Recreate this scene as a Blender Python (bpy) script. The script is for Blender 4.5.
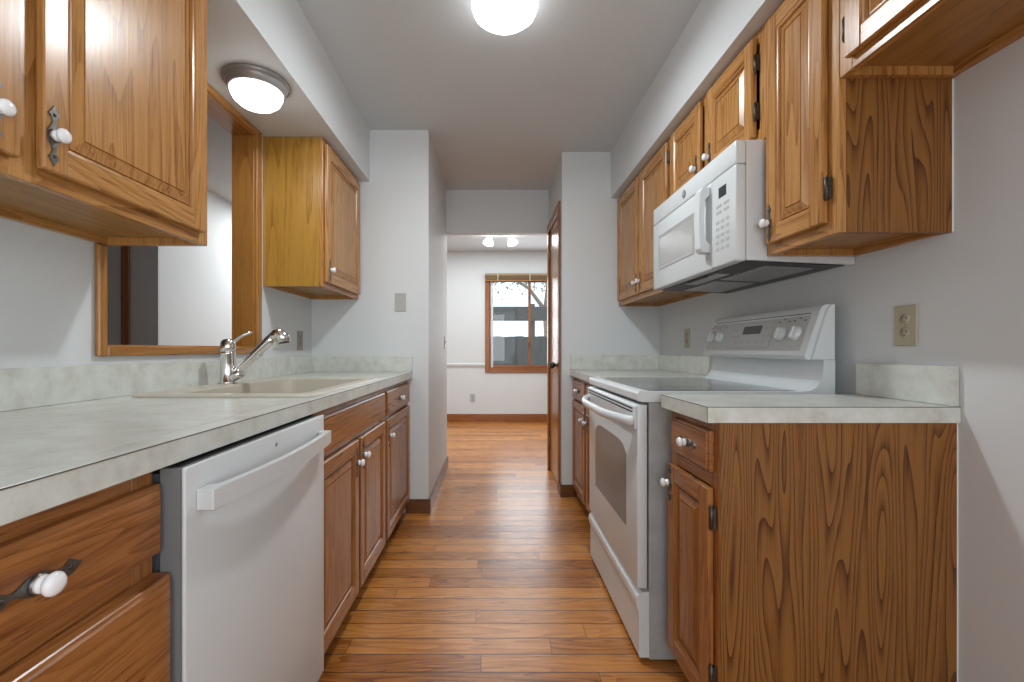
import bpy, bmesh, math, random
from mathutils import Vector, Matrix
random.seed(7)
PI = math.pi
for o in list(bpy.data.objects): bpy.data.objects.remove(o)
S = bpy.context.scene
COL = S.collection

# ------------------------------------------------------------------ camera, world, lights, exposure
F = 450.0; VX, VY, H = 493.0, 349.0, 1.055
cam = bpy.data.cameras.new('camera'); co = bpy.data.objects.new('camera', cam); COL.objects.link(co)
co.location = (0, 0, H); co.rotation_euler = (PI/2, 0, 0)
cam.sensor_width = 36.0; cam.lens = F/1024*36
cam.shift_x = (512-VX)/1024; cam.shift_y = (VY-341)/1024; cam.clip_start = 0.02
S.camera = co
S.view_settings.view_transform = 'Standard'; S.view_settings.look = 'None'
S.view_settings.gamma = 1.0; S.view_settings.use_curve_mapping = False
S.view_settings.exposure = 0.2

w = bpy.data.worlds.new('sky'); S.world = w; w.use_nodes = True
bg = w.node_tree.nodes['Background']; bg.inputs['Color'].default_value = (0.86, 0.93, 1.0, 1); bg.inputs['Strength'].default_value = 1.5

def area(name, loc, rot, sx, sy, power, col=(1, 1, 1)):
    l = bpy.data.lights.new(name, 'AREA'); l.shape = 'RECTANGLE'; l.size = sx; l.size_y = sy; l.energy = power; l.color = col
    o = bpy.data.objects.new(name, l); COL.objects.link(o); o.location = loc; o.rotation_euler = rot
    return o
LAMP = 17.0           # ceiling lamp dome radiance
SOFF = 7.0           # soffit lamp dome radiance
def disk(name, loc, size, power, col):
    o = area(name, loc, (0, 0, 0), size, size, power, col); o.data.shape = 'DISK'; return o
COOL = (0.90, 0.965, 1.0)
disk('kitchen_ceiling_lamp', (.048, 1.818, 2.374), .11, 12.5, COOL)
disk('soffit_lamp', (-.955, 1.82, 2.027), .12, 1.5, COOL)
area('side_daylight_fill', (1.18, -1.35, 1.25), (0, PI/2, 0), 1.7, 1.7, 24, (0.92, 0.97, 1.0))  # unseen fill: daylight inferred from the right rear, the opening itself assumed
area('rear_fill_light', (-0.3, -2.55, 1.45), (PI/2, 0, 0), 1.4, 1.6, 20, (0.92, 0.97, 1.0))  # added fill light behind the camera, no known window there
area('dining_daylight', (0.55, 6.40, 1.45), (-PI/2, 0, 0), 1.0, 1.2, 14, (0.88, 0.95, 1.0))
area('side_room_ceiling_lamp', (-1.90, 4.7, 2.44), (0, 0, 0), 0.4, 0.4, 24, (.93, 0.98, 1.0))
area('dining_ceiling_lamp', (0.1, 5.3, 2.455), (0, 0, 0), 2.2, 1.4, 34, (.93, 0.98, 1.0))

# ------------------------------------------------------------------ materials
MATS = {}
def newmat(name):
    m = bpy.data.materials.new(name); m.use_nodes = True
    nt = m.node_tree; b = nt.nodes['Principled BSDF']
    return m, nt, b
def N(nt, t, **kw):
    n = nt.nodes.new(t)
    for k, v in kw.items(): setattr(n, k, v)
    return n
def math_(nt, op, a, b=None, c=None):
    n = nt.nodes.new('ShaderNodeMath'); n.operation = op
    for i, v in enumerate((a, b, c)):
        if v is None: continue
        if isinstance(v, (int, float)): n.inputs[i].default_value = v
        else: nt.links.new(v, n.inputs[i])
    return n.outputs[0]
def ramp(nt, fac, stops):
    r = nt.nodes.new('ShaderNodeValToRGB'); e = r.color_ramp.elements
    while len(e) < len(stops): e.new(0.5)
    for i, (p, c) in enumerate(stops): e[i].position = p; e[i].color = (*c, 1)
    nt.links.new(fac, r.inputs[0]); return r.outputs[0]
def mixc(nt, fac, a, b, mode='MIX'):
    n = nt.nodes.new('ShaderNodeMix'); n.data_type = 'RGBA'; n.blend_type = mode
    if isinstance(fac, (int, float)): n.inputs[0].default_value = fac
    else: nt.links.new(fac, n.inputs[0])
    for i, v in ((6, a), (7, b)):
        if isinstance(v, tuple): n.inputs[i].default_value = (*v, 1)
        else: nt.links.new(v, n.inputs[i])
    return n.outputs[2]
def plain(name, col, rough=0.5, metal=0.0, var=0.03, vscale=8.0, bump=0.0, bscale=200.0, coat=0.0):
    if name in MATS: return MATS[name]
    m, nt, b = newmat(name)
    tc = N(nt, 'ShaderNodeTexCoord')
    nz = N(nt, 'ShaderNodeTexNoise'); nz.inputs['Scale'].default_value = vscale; nz.inputs['Detail'].default_value = 3
    nt.links.new(tc.outputs['Object'], nz.inputs['Vector'])
    lo = tuple(max(0, c*(1-var)) for c in col); hi = tuple(min(1, c*(1+var)) for c in col)
    nt.links.new(ramp(nt, nz.outputs[0], [(0.3, lo), (0.7, hi)]), b.inputs['Base Color'])
    b.inputs['Roughness'].default_value = rough; b.inputs['Metallic'].default_value = metal
    if coat: b.inputs['Coat Weight'].default_value = coat; b.inputs['Coat Roughness'].default_value = 0.1
    if bump:
        n2 = N(nt, 'ShaderNodeTexNoise'); n2.inputs['Scale'].default_value = bscale; n2.inputs['Detail'].default_value = 2
        nt.links.new(tc.outputs['Object'], n2.inputs['Vector'])
        bp = N(nt, 'ShaderNodeBump'); bp.inputs['Strength'].default_value = bump; bp.inputs['Distance'].default_value = 0.002
        nt.links.new(n2.outputs[0], bp.inputs['Height']); nt.links.new(bp.outputs[0], b.inputs['Normal'])
    MATS[name] = m; return m
def emit(name, col, strength):
    m, nt, b = newmat(name)
    b.inputs['Base Color'].default_value = (0.9, 0.9, 0.9, 1)
    b.inputs['Emission Color'].default_value = (*col, 1); b.inputs['Emission Strength'].default_value = strength
    return m
def wood(name, axis, light, mid, dark, across=8.0, along=0.7, rings=14.0, ring_amt=0.55, fine_amt=0.55, rough=0.27, tone=0.14, rpow=1.8, spec=0.5):
    m, nt, b = newmat(name)
    tc = N(nt, 'ShaderNodeTexCoord'); oi = N(nt, 'ShaderNodeObjectInfo')
    off = N(nt, 'ShaderNodeCombineXYZ')
    r = math_(nt, 'MULTIPLY', oi.outputs['Random'], 41.0)
    for i in range(3): nt.links.new(math_(nt, 'MULTIPLY', r, (1.0, 1.7, 0.6)[i]), off.inputs[i])
    va = N(nt, 'ShaderNodeVectorMath', operation='ADD')
    nt.links.new(tc.outputs['Object'], va.inputs[0]); nt.links.new(off.outputs[0], va.inputs[1])
    def noise(a, l, detail, rough_):
        vm = N(nt, 'ShaderNodeVectorMath', operation='MULTIPLY')
        sc = [a, a, a]; sc['xyz'.index(axis)] = l
        vm.inputs[1].default_value = sc; nt.links.new(va.outputs[0], vm.inputs[0])
        n = N(nt, 'ShaderNodeTexNoise'); n.inputs['Scale'].default_value = 1; n.inputs['Detail'].default_value = detail
        n.inputs['Roughness'].default_value = rough_
        nt.links.new(vm.outputs[0], n.inputs['Vector']); return n.outputs[0]
    n1 = noise(across, along, 1.5, 0.35)
    ring = math_(nt, 'FRACT', math_(nt, 'MULTIPLY', n1, rings))
    ring = math_(nt, 'POWER', ring, rpow)
    fine = noise(150.0, 4.0, 3, 0.65)
    tonev = noise(9.0, 1.2, 2, 0.5)
    pores = noise(230.0, 9.0, 1, 0.5)
    f = math_(nt, 'ADD', math_(nt, 'MULTIPLY', ring, ring_amt), math_(nt, 'MULTIPLY', math_(nt, 'SUBTRACT', fine, 0.5), 2*fine_amt))
    f = math_(nt, 'ADD', f, math_(nt, 'MULTIPLY', math_(nt, 'SUBTRACT', tonev, 0.45), tone*6))
    c = ramp(nt, f, [(0.0, light), (0.45, mid), (1.0, dark)])
    pm = math_(nt, 'MULTIPLY', math_(nt, 'GREATER_THAN', pores, 0.60), math_(nt, 'ADD', 0.12, math_(nt, 'MULTIPLY', ring, 0.35)))
    c = mixc(nt, pm, c, tuple(x*0.55 for x in dark))
    nt.links.new(c, b.inputs['Base Color'])
    b.inputs['Roughness'].default_value = rough; b.inputs['Specular IOR Level'].default_value = spec
    bp = N(nt, 'ShaderNodeBump'); bp.inputs['Strength'].default_value = 0.12; bp.inputs['Distance'].default_value = 0.001
    nt.links.new(fine, bp.inputs['Height']); nt.links.new(bp.outputs[0], b.inputs['Normal'])
    return m
OAKC = ((0.50, 0.250, 0.078), (0.39, 0.172, 0.044), (0.19, 0.066, 0.014))
oak = {a: wood('oak_'+a, a, *OAKC, across=10.0, along=0.8, rings=13.0, ring_amt=0.5, fine_amt=0.72) for a in 'xyz'}
BASE_SHADEC = ((0.36, 0.145, 0.042), (0.26, 0.092, 0.024), (0.12, 0.036, 0.009))  # same oak, darkened mainly for the dimmer light on the base cabinets
boak = {a: wood('oak_base_'+a, a, *BASE_SHADEC, across=13.0, along=1.0, rings=12.0, ring_amt=0.38, fine_amt=0.85) for a in 'xyz'}
LAMC = ((0.26, 0.112, 0.028), (0.21, 0.083, 0.019), (0.075, 0.024, 0.005))
laminate = wood('laminate_z', 'z', *LAMC, across=10.0, along=0.85, rings=25.0, ring_amt=0.95, fine_amt=0.34, rough=0.45, tone=0.05, rpow=2.2, spec=0.3)
lam_y = wood('laminate_y', 'y', (0.38, 0.19, 0.05), (0.31, 0.145, 0.034), (0.17, 0.065, 0.013), across=9.0, along=0.75, rings=10.0, ring_amt=0.4, fine_amt=0.28, rough=0.4, tone=0.06)
YELC = ((0.47, 0.25, 0.045), (0.38, 0.185, 0.026), (0.24, 0.10, 0.012))
yellow = wood('veneer_yellow_z', 'z', *YELC, across=7, along=0.6, rings=12, ring_amt=0.4, fine_amt=0.35, rough=0.35, tone=0.1)
TRMC = ((0.40, 0.185, 0.045), (0.32, 0.130, 0.028), (0.17, 0.060, 0.012))
trimw = {a: wood('trim_oak_'+a, a, *TRMC, across=9, along=0.7, rings=11, ring_amt=0.45, fine_amt=0.4) for a in 'xyz'}
DRKC = ((0.16, 0.062, 0.024), (0.115, 0.042, 0.016), (0.06, 0.020, 0.008))
redw = {a: wood('red_trim_'+a, a, (0.30, 0.105, 0.025), (0.23, 0.072, 0.016), (0.12, 0.035, 0.008), ring_amt=.3, fine_amt=.3) for a in 'xyz'}
darkw = {a: wood('dark_trim_'+a, a, *DRKC, ring_amt=0.3, fine_amt=0.3, tone=0.06) for a in 'xyz'}

wallm = plain('wall_paint', (0.655, 0.677, 0.685), 0.6, var=0.012, vscale=2.0, bump=0.06, bscale=300)
ceilm = plain('ceiling_paint', (0.625, 0.66, 0.68), 0.8, var=0.015, vscale=3.0, bump=0.1, bscale=220)
white = plain('white_enamel', (0.68, 0.715, 0.725), 0.28, var=0.01)
whitep = plain('white_plastic', (0.69, 0.72, 0.73), 0.38, var=0.01)
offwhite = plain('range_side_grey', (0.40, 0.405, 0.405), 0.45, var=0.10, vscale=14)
greyp = plain('grey_plastic', (0.42, 0.42, 0.42), 0.45, var=0.02)
ltgrey = plain('panel_grey', (0.50, 0.50, 0.49), 0.4, var=0.02)
darkp = plain('dark_plastic', (0.03, 0.03, 0.032), 0.4)
midgrey = plain('filter_grey', (0.42, 0.42, 0.42), 0.35, metal=0.6, var=0.3, vscale=160)
porc = plain('porcelain', (0.86, 0.86, 0.87), 0.14, var=0.01)
pewter = plain('pewter', (0.20, 0.195, 0.185), 0.33, metal=0.85, var=0.25, vscale=120)
bronze = plain('bronze_hinge', (0.09, 0.075, 0.06), 0.42, metal=0.8, var=0.2, vscale=90)
chrome = plain('chrome', (0.80, 0.80, 0.80), 0.09, metal=1.0, var=0.01)
nickel = plain('brushed_nickel', (0.55, 0.55, 0.54), 0.3, metal=0.9, var=0.02)
bone = plain('bone_composite', (0.54, 0.50, 0.42), 0.3, var=0.02)
ivory = plain('ivory_plate', (0.45, 0.41, 0.29), 0.4, var=0.02)
tanp = plain('tan_plate', (0.33, 0.30, 0.24), 0.4, var=0.03)
brass = plain('aged_brass', (0.30, 0.20, 0.08), 0.3, metal=0.9, var=0.05)
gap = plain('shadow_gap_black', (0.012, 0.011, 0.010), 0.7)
alum = plain('mill_aluminium', (0.55, 0.57, 0.58), 0.35, metal=0.6)

def mk_counter():
    m, nt, b = newmat('counter_laminate')
    tc = N(nt, 'ShaderNodeTexCoord')
    def nz(s, d):
        n = N(nt, 'ShaderNodeTexNoise'); n.inputs['Scale'].default_value = s; n.inputs['Detail'].default_value = d
        n.inputs['Roughness'].default_value = 0.62; nt.links.new(tc.outputs['Object'], n.inputs['Vector']); return n.outputs[0]
    c = ramp(nt, nz(16, 5), [(0.32, (0.52, 0.52, 0.465)), (0.5, (0.61, 0.625, 0.575)), (0.70, (0.68, 0.705, 0.665))])
    sp = math_(nt, 'MULTIPLY', math_(nt, 'GREATER_THAN', nz(220, 1), 0.66), 0.18)
    c = mixc(nt, sp, c, (0.38, 0.36, 0.30))
    nt.links.new(c, b.inputs['Base Color']); b.inputs['Roughness'].default_value = 0.28
    return m
counterm = mk_counter()

def mk_floor():
    m, nt, b = newmat('oak_plank_floor')
    tc = N(nt, 'ShaderNodeTexCoord'); sp = N(nt, 'ShaderNodeSeparateXYZ'); nt.links.new(tc.outputs['Object'], sp.inputs[0])
    X, Y = sp.outputs[0], sp.outputs[1]
    yr = math_(nt, 'DIVIDE', math_(nt, 'ADD', Y, 20.0-0.028), 0.0868)
    row = math_(nt, 'FLOOR', yr); fy = math_(nt, 'FRACT', yr)
    wn = N(nt, 'ShaderNodeTexWhiteNoise', noise_dimensions='1D'); nt.links.new(row, wn.inputs['W'])
    L = math_(nt, 'ADD', 0.55, math_(nt, 'MULTIPLY', wn.outputs[0], 0.6))
    xr = math_(nt, 'ADD', math_(nt, 'DIVIDE', math_(nt, 'ADD', X, 20.0), L), math_(nt, 'MULTIPLY', wn.outputs[0], 31.7))
    colx = math_(nt, 'FLOOR', xr); fx = math_(nt, 'FRACT', xr)
    cid = N(nt, 'ShaderNodeCombineXYZ'); nt.links.new(row, cid.inputs[0]); nt.links.new(colx, cid.inputs[1])
    w2 = N(nt, 'ShaderNodeTexWhiteNoise', noise_dimensions='2D'); nt.links.new(cid.outputs[0], w2.inputs['Vector'])
    rv = w2.outputs[0]
    def grain(sx, sy, det):
        cv = N(nt, 'ShaderNodeCombineXYZ')
        nt.links.new(math_(nt, 'MULTIPLY', X, sx), cv.inputs[0]); nt.links.new(math_(nt, 'MULTIPLY', Y, sy), cv.inputs[1])
        nt.links.new(math_(nt, 'MULTIPLY', rv, 60.0), cv.inputs[2])
        n = N(nt, 'ShaderNodeTexNoise'); n.inputs['Scale'].default_value = 1; n.inputs['Detail'].default_value = det
        nt.links.new(cv.outputs[0], n.inputs['Vector']); return n.outputs[0]
    ring = math_(nt, 'POWER', math_(nt, 'FRACT', math_(nt, 'MULTIPLY', grain(1.6, 13.0, 1), 10.0)), 1.8)
    fine = grain(6.0, 130.0, 3)
    f = math_(nt, 'ADD', math_(nt, 'MULTIPLY', rv, 0.62), math_(nt, 'MULTIPLY', ring, 0.42))
    f = math_(nt, 'ADD', f, math_(nt, 'MULTIPLY', math_(nt, 'SUBTRACT', fine, 0.5), 1.0))
    c = ramp(nt, f, [(0.0, (0.62, 0.262, 0.062)), (0.42, (0.46, 0.172, 0.036)), (1.0, (0.18, 0.050, 0.008))])
    gy = math_(nt, 'MAXIMUM', math_(nt, 'LESS_THAN', fy, 0.038), math_(nt, 'GREATER_THAN', fy, 0.985))
    gx = math_(nt, 'LESS_THAN', math_(nt, 'MULTIPLY', fx, L), 0.0022)
    g = math_(nt, 'MAXIMUM', gy, gx)
    c = mixc(nt, math_(nt, 'MULTIPLY', g, 0.94), c, (0.06, 0.02, 0.006))
    nt.links.new(c, b.inputs['Base Color'])
    nt.links.new(math_(nt, 'ADD', 0.22, math_(nt, 'MULTIPLY', fine, 0.14)), b.inputs['Roughness'])
    bp = N(nt, 'ShaderNodeBump'); bp.inputs['Strength'].default_value = 0.25; bp.inputs['Distance'].default_value = 0.002
    nt.links.new(math_(nt, 'ADD', math_(nt, 'SUBTRACT', math_(nt, 'MULTIPLY', rv, 0.4), g), math_(nt, 'MULTIPLY', fine, 0.3)), bp.inputs['Height'])
    nt.links.new(bp.outputs[0], b.inputs['Normal'])
    return m
floorm = mk_floor()
def mk_glass(name, col, rough=0.02, ior=1.45):
    m, nt, b = newmat(name)
    t = N(nt, 'ShaderNodeBsdfTransparent'); t.inputs[0].default_value = (*col, 1)
    g = N(nt, 'ShaderNodeBsdfGlossy'); g.inputs['Roughness'].default_value = rough
    fr = N(nt, 'ShaderNodeFresnel'); fr.inputs['IOR'].default_value = ior
    mx = N(nt, 'ShaderNodeMixShader'); nt.links.new(fr.outputs[0], mx.inputs[0])
    nt.links.new(t.outputs[0], mx.inputs[1]); nt.links.new(g.outputs[0], mx.inputs[2])
    nt.links.new(mx.outputs[0], nt.nodes['Material Output'].inputs['Surface']); return m
paneglass = mk_glass('pane_glass', (0.95, 0.97, 0.97))

# ------------------------------------------------------------------ mesh helpers
class MB:
    """collects shapes in world coordinates; build() links them as one object under a parent"""
    def __init__(s): s.bm = bmesh.new(); s.mats = []
    def mi(s, m):
        if m not in s.mats: s.mats.append(m)
        return s.mats.index(m)
    def _merge(s, t, m, smooth=False):
        i = s.mi(m)
        bmesh.ops.recalc_face_normals(t, faces=t.faces)
        vm = {v: s.bm.verts.new(v.co) for v in t.verts}
        for f in t.faces:
            try: nf = s.bm.faces.new([vm[v] for v in f.verts])
            except ValueError: continue
            nf.material_index = i; nf.smooth = smooth
        t.free()
    def box(s, a, b, m, bev=0.0, seg=1):
        a, b = [min(p, q) for p, q in zip(a, b)], [max(p, q) for p, q in zip(a, b)]
        t = bmesh.new(); bmesh.ops.create_cube(t, size=1)
        for v in t.verts: v.co = Vector([a[i]+(v.co[i]+.5)*(b[i]-a[i]) for i in range(3)])
        if bev:
            bev = min(bev, 0.45*min(b[i]-a[i] for i in range(3)))
            bmesh.ops.bevel(t, geom=list(t.edges), offset=bev, segments=seg, affect='EDGES', profile=0.5)
        s._merge(t, m, seg > 1); return s
    def prism(s, pts, axis, lo, hi, m, bev=0.0, smooth=False):
        """polygon pts (two coords in the order of the remaining axes) extruded along axis from lo to hi"""
        t = bmesh.new(); ax = 'xyz'.index(axis); oth = [i for i in range(3) if i != ax]
        def mk(p, h):
            c = [0, 0, 0]; c[oth[0]], c[oth[1]] = p; c[ax] = h; return t.verts.new(c)
        A = [mk(p, lo) for p in pts]; B = [mk(p, hi) for p in pts]; n = len(pts)
        t.faces.new(A); t.faces.new(B[::-1])
        for i in range(n): t.faces.new([A[i], A[(i+1) % n], B[(i+1) % n], B[i]])
        if bev: bmesh.ops.bevel(t, geom=list(t.edges), offset=bev, segments=1, affect='EDGES')
        s._merge(t, m, smooth); return s
    def lathe(s, base, axis, prof, m, n=20, sx=1.0, sy=1.0):
        """prof: list of (radius, height) along the axis vector from base"""
        ax = Vector(axis).normalized(); u = ax.orthogonal().normalized(); v = ax.cross(u); base = Vector(base)
        t = bmesh.new(); rings = []
        for r, h in prof:
            if r < 1e-6: rings.append([t.verts.new(base+ax*h)])
            else: rings.append([t.verts.new(base+ax*h+u*(r*sx*math.cos(2*PI*k/n))+v*(r*sy*math.sin(2*PI*k/n))) for k in range(n)])
        for A, B in zip(rings, rings[1:]):
            for k in range(n):
                q = (k+1) % n
                if len(A) == 1 and len(B) == 1: break
                if len(A) == 1: t.faces.new([A[0], B[k], B[q]])
                elif len(B) == 1: t.faces.new([A[k], A[q], B[0]])
                else: t.faces.new([A[k], A[q], B[q], B[k]])
        if len(rings[0]) > 1: t.faces.new(rings[0])
        if len(rings[-1]) > 1: t.faces.new(rings[-1][::-1])
        s._merge(t, m, True); return s
    def tube(s, pts, r, m, n=12, flat=1.0, up=(0, 0, 1)):
        """swept tube; r a number or list; flat squashes along `up`"""
        P = [Vector(p) for p in pts]; R = r if isinstance(r, (list, tuple)) else [r]*len(P)
        t = bmesh.new(); rings = []; upv = Vector(up)
        for i, p in enumerate(P):
            d = (P[min(i+1, len(P)-1)]-P[max(i-1, 0)]).normalized()
            a = d.cross(upv)
            if a.length < 1e-4: a = d.cross(Vector((1, 0, 0)))
            a.normalize(); b = a.cross(d).normalized()
            rings.append([t.verts.new(p+a*(R[i]*math.cos(2*PI*k/n))+b*(R[i]*flat*math.sin(2*PI*k/n))) for k in range(n)])
        for A, B in zip(rings, rings[1:]):
            for k in range(n): t.faces.new([A[k], A[(k+1) % n], B[(k+1) % n], B[k]])
        t.faces.new(rings[0]); t.faces.new(rings[-1][::-1])
        s._merge(t, m, True); return s
    def loops(s, loops, m, cap0=False, cap1=True, smooth=False, mfun=None):
        """skins a list of equal-length closed vertex loops"""
        t = s.bm; i0 = s.mi(m)
        L = [[t.verts.new(p) for p in lp] for lp in loops]; fs = []
        n = len(L[0])
        for A, B in zip(L, L[1:]):
            for k in range(n):
                f = t.faces.new([A[k], A[(k+1) % n], B[(k+1) % n], B[k]]); f.smooth = smooth
                f.material_index = s.mi(mfun(k)) if mfun else i0; fs.append(f)
        if cap0: f = t.faces.new(L[0][::-1]); f.material_index = i0; fs.append(f)
        if cap1: f = t.faces.new(L[-1]); f.material_index = i0; fs.append(f)
        bmesh.ops.recalc_face_normals(t, faces=fs); return s
    def build(s, name, parent=None, loc=None):
        me = bpy.data.meshes.new(name)
        org = wloc(parent) if parent else Vector(loc if loc is not None else (0, 0, 0))
        for v in s.bm.verts: v.co -= org
        s.bm.to_mesh(me); s.bm.free()
        for m in s.mats: me.materials.append(m)
        o = bpy.data.objects.new(name, me); COL.objects.link(o)
        if parent: o.parent = parent
        else: o.location = org
        return o
def wloc(o):
    v = Vector((0, 0, 0))
    while o: v += o.location; o = o.parent
    return v
def tag(o, label, cat, group=None):
    o['label'] = label; o['category'] = cat
    if group: o['group'] = group
    return o
def thing(name, label, cat, loc, group=None):
    o = bpy.data.objects.new(name, None); COL.objects.link(o); o.location = loc; o.empty_display_size = 0.05
    return tag(o, label, cat, group)
def struct(name, mb, parent=None, loc=(0, 0, 0)):
    o = mb.build(name, parent, loc)
    if not parent: o['kind'] = 'structure'
    return o
def simple_box_struct(name, boxes, m):
    mb = MB()
    for a, b in boxes: mb.box(a, b, m)
    return struct(name, mb)

# ------------------------------------------------------------------ room constants
XL, XR = -1.169, 1.193           # kitchen side walls
YL, YR = 2.898, 3.221            # ends of the two runs
CEIL = 2.465; SOF = 2.134
HL, HR = -0.415, 0.494           # passage walls
YB = 4.05; YFAR = 6.52; YREAR = -2.6
CT = 0.908                       # counter top height

# ------------------------------------------------------------------ the setting
mb = MB(); mb.box((-3.7, YREAR-.1, -0.1), (2.5, YFAR+.1, 0), floorm); struct('floor', mb)
simple_box_struct('ceiling', [((-3.7, YREAR-.1, CEIL), (2.5, YFAR+.1, CEIL+.1))], ceilm)
OY0, OY1, OZ0, OZ1 = 1.335, 2.193+.016, 1.054, 2.096+.016
simple_box_struct('wall_left', [
    ((XL-.085, YREAR, 0), (XL, OY0, CEIL)), ((XL-.085, OY1, 0), (XL, YL, CEIL)),
    ((XL-.085, OY0, 0), (XL, OY1, OZ0)), ((XL-.085, OY0, OZ1), (XL, OY1, CEIL))], wallm)
simple_box_struct('wall_right', [((XR, YREAR, 0), (XR+.1, -2.2, CEIL)), ((XR, -.5, 0), (XR+.1, YR, CEIL)), ((XR, -2.2, 2.1), (XR+.1, -.5, CEIL)), ((XR, -2.2, 0), (XR+.1, -.5, .4))], wallm)
simple_box_struct('wall_end_left', [((XL-.085, YL, 0), (HL, YB, CEIL))], wallm)
DY0, DY1, DZ = 3.345, 3.915, 2.075
simple_box_struct('wall_end_right', [((HR, YR, 0), (2.4, DY0, CEIL)), ((HR, DY1, 0), (2.4, YB, CEIL)), ((HR, DY0, DZ), (2.4, DY1, CEIL)),
    ((HR+.3, DY0, 0), (2.4, DY1, DZ))], wallm)
simple_box_struct('wall_header', [((HL, 3.985, 2.08), (HR, YB, CEIL))], wallm)
simple_box_struct('wall_soffit_left', [((XL, YREAR, SOF), (-0.795, YL, CEIL))], wallm)
simple_box_struct('wall_soffit_right', [((0.843, YREAR, SOF), (XR, YR, CEIL))], wallm)
# far wall with the window opening
WX0, WX1, WZ0, WZ1 = -0.052, 1.105, 0.765, 2.085
simple_box_struct('wall_far', [((-3.7, YFAR, 0), (WX0, YFAR+.1, CEIL)), ((WX1, YFAR, 0), (2.5, YFAR+.1, CEIL)),
    ((WX0, YFAR, 0), (WX1, YFAR+.1, WZ0)), ((WX0, YFAR, WZ1), (WX1, YFAR+.1, CEIL))], wallm)
simple_box_struct('wall_dining_right', [((2.4, YR, 0), (2.5, YFAR, CEIL))], wallm)
simple_box_struct('wall_side_room', [((-2.63, 3.42, 0), (-2.53, YFAR, CEIL))], wallm)
shadewall = plain('wall_paint_shaded', (0.62, 0.64, 0.66), 0.6, var=0.01)  # wall paint slightly darkened, standing in for the weaker light on these walls
simple_box_struct('wall_side_return', [((-3.6, 3.40, 0), (-2.53, 3.42, CEIL))], shadewall)
simple_box_struct('wall_side_hall', [((-3.7, YREAR, 0), (-3.6, YFAR, CEIL))], shadewall)
simple_box_struct('wall_rear', [((-3.7, YREAR-.1, 0), (-1.0, YREAR, CEIL)), ((1.2, YREAR-.1, 0), (2.5, YREAR, CEIL)),
    ((-1.0, YREAR-.1, 0), (1.2, YREAR, .55)), ((-1.0, YREAR-.1, 2.35), (1.2, YREAR, CEIL))], wallm)
# trim
mb = MB()   # side hall door casing seen through the pass-through
mb.box((-2.802, 3.384, 0), (-2.740, 3.400, 2.1), redw['z'], .003); mb.box((-2.790, 3.380, 0), (-2.776, 3.384, 2.1), redw['z'], .001)
struct('trim_1', mb)
mb = MB(); mb.box((-2.53, YFAR-.018, .80), (WX0-.06, YFAR, .845), wallm, .005); mb.box((-2.53, YFAR-.026, .825), (WX0-.06, YFAR, .838), wallm, .003); struct('trim_2', mb)
def base_board(name, parts):
    mb = MB()
    for a, b, ax in parts:
        mb.box(a, (b[0], b[1], b[2]-.012), darkw[ax], .002)
        # small shoulder on top
        g = .004
        mb.box((a[0]+(g if ax == 'y' and a[0] > 0 else 0), a[1]+(g if ax == 'x' else 0), b[2]-.012),
               (b[0]-(g if ax == 'y' and a[0] < 0 else 0), b[1], b[2]), darkw[ax], .002)
    struct(name, mb)
base_board('baseboard_left', [((-0.560, YL-.014, 0), (HL+.014, YL, .09), 'x'), ((HL, YL, 0), (HL+.014, YB, .09), 'y')])
base_board('baseboard_right', [((HR-.014, YR-.014, 0), (0.60, YR, .085), 'x'), ((HR-.014, YR, 0), (HR, DY0-.062, .085), 'y')])
mb = MB(); mb.box((-2.53, YFAR-.015, 0), (2.4, YFAR, .10), redw['x'], .003); mb.box((-2.53, YFAR-.012, .10), (2.4, YFAR, .115), redw['x'], .003); struct('baseboard_far', mb)

# pass-through jamb lining and casing
mb = MB(); J = .016
mb.box((XL-.105, OY0, OZ0), (XL+.004, OY0+J, OZ1), trimw['z'], .002)
mb.box((XL-.105, OY1-J, OZ0), (XL+.004, OY1, OZ1), trimw['z'], .002)
mb.box((XL-.105, OY0+J, OZ0), (XL+.004, OY1-J, OZ0+.014), trimw['y'], .002)
mb.box((XL-.105, OY0+J, OZ1-J), (XL+.004, OY1-J, OZ1), trimw['y'], .002)
c0, c1 = XL+.001, XL+.018
mb.box((c0, OY0-.020, 1.033), (c1, OY0+.012, 1.364), trimw['z'], .004)
mb.box((c0, OY1-.012, 1.033), (c1, OY1+.036, SOF-.002), trimw['z'], .004)
mb.box((c0, OY0+.012, 1.033), (c1, OY1-.012, OZ0+.011), trimw['y'], .004)
mb.box((c0, OY0+.06, OZ1-.012), (c1, OY1-.012, SOF-.002), trimw['y'], .004)
struct('trim_3', mb)

# passage door
dr = MB()
dr.box((HR-.016, DY0-.058, 0), (HR, DY0+.006, DZ+.0), redw['z'], .004)
dr.box((HR-.016, DY1-.006, 0), (HR, DY1+.058, DZ+.0), redw['z'], .004)
dr.box((HR-.016, DY0-.058, DZ), (HR, DY1+.058, DZ+.065), redw['y'], .004)
dr.box((HR, DY0, 0), (HR+.1, DY0+.012, DZ), redw['z']); dr.box((HR, DY1-.012, 0), (HR+.1, DY1, DZ), redw['z']); dr.box((HR, DY0, DZ-.012), (HR+.1, DY1, DZ), redw['y'])
dj = struct('trim_4', dr)
dslab = wood('door_birch_z', 'z', (0.42, 0.20, 0.06), (0.34, 0.145, 0.04), (0.2, 0.075, 0.018), ring_amt=.4, fine_amt=.3, rough=.22)
mb = MB(); mb.box((HR+.004, DY0+.015, .012), (HR+.040, DY1-.015, DZ-.015), dslab, .002)
door = struct('door_1', mb)
kb = MB(); kb.lathe((HR+.004, DY0+.080, .932), (-1, 0, 0), [(.031, 0), (.031, .005), (.012, .010), (.011, .030), (.022, .036), (.027, .048), (.024, .060), (.010, .066), (0, .067)], bronze)
kb.build('door_knob', door)
hb = MB()
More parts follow.
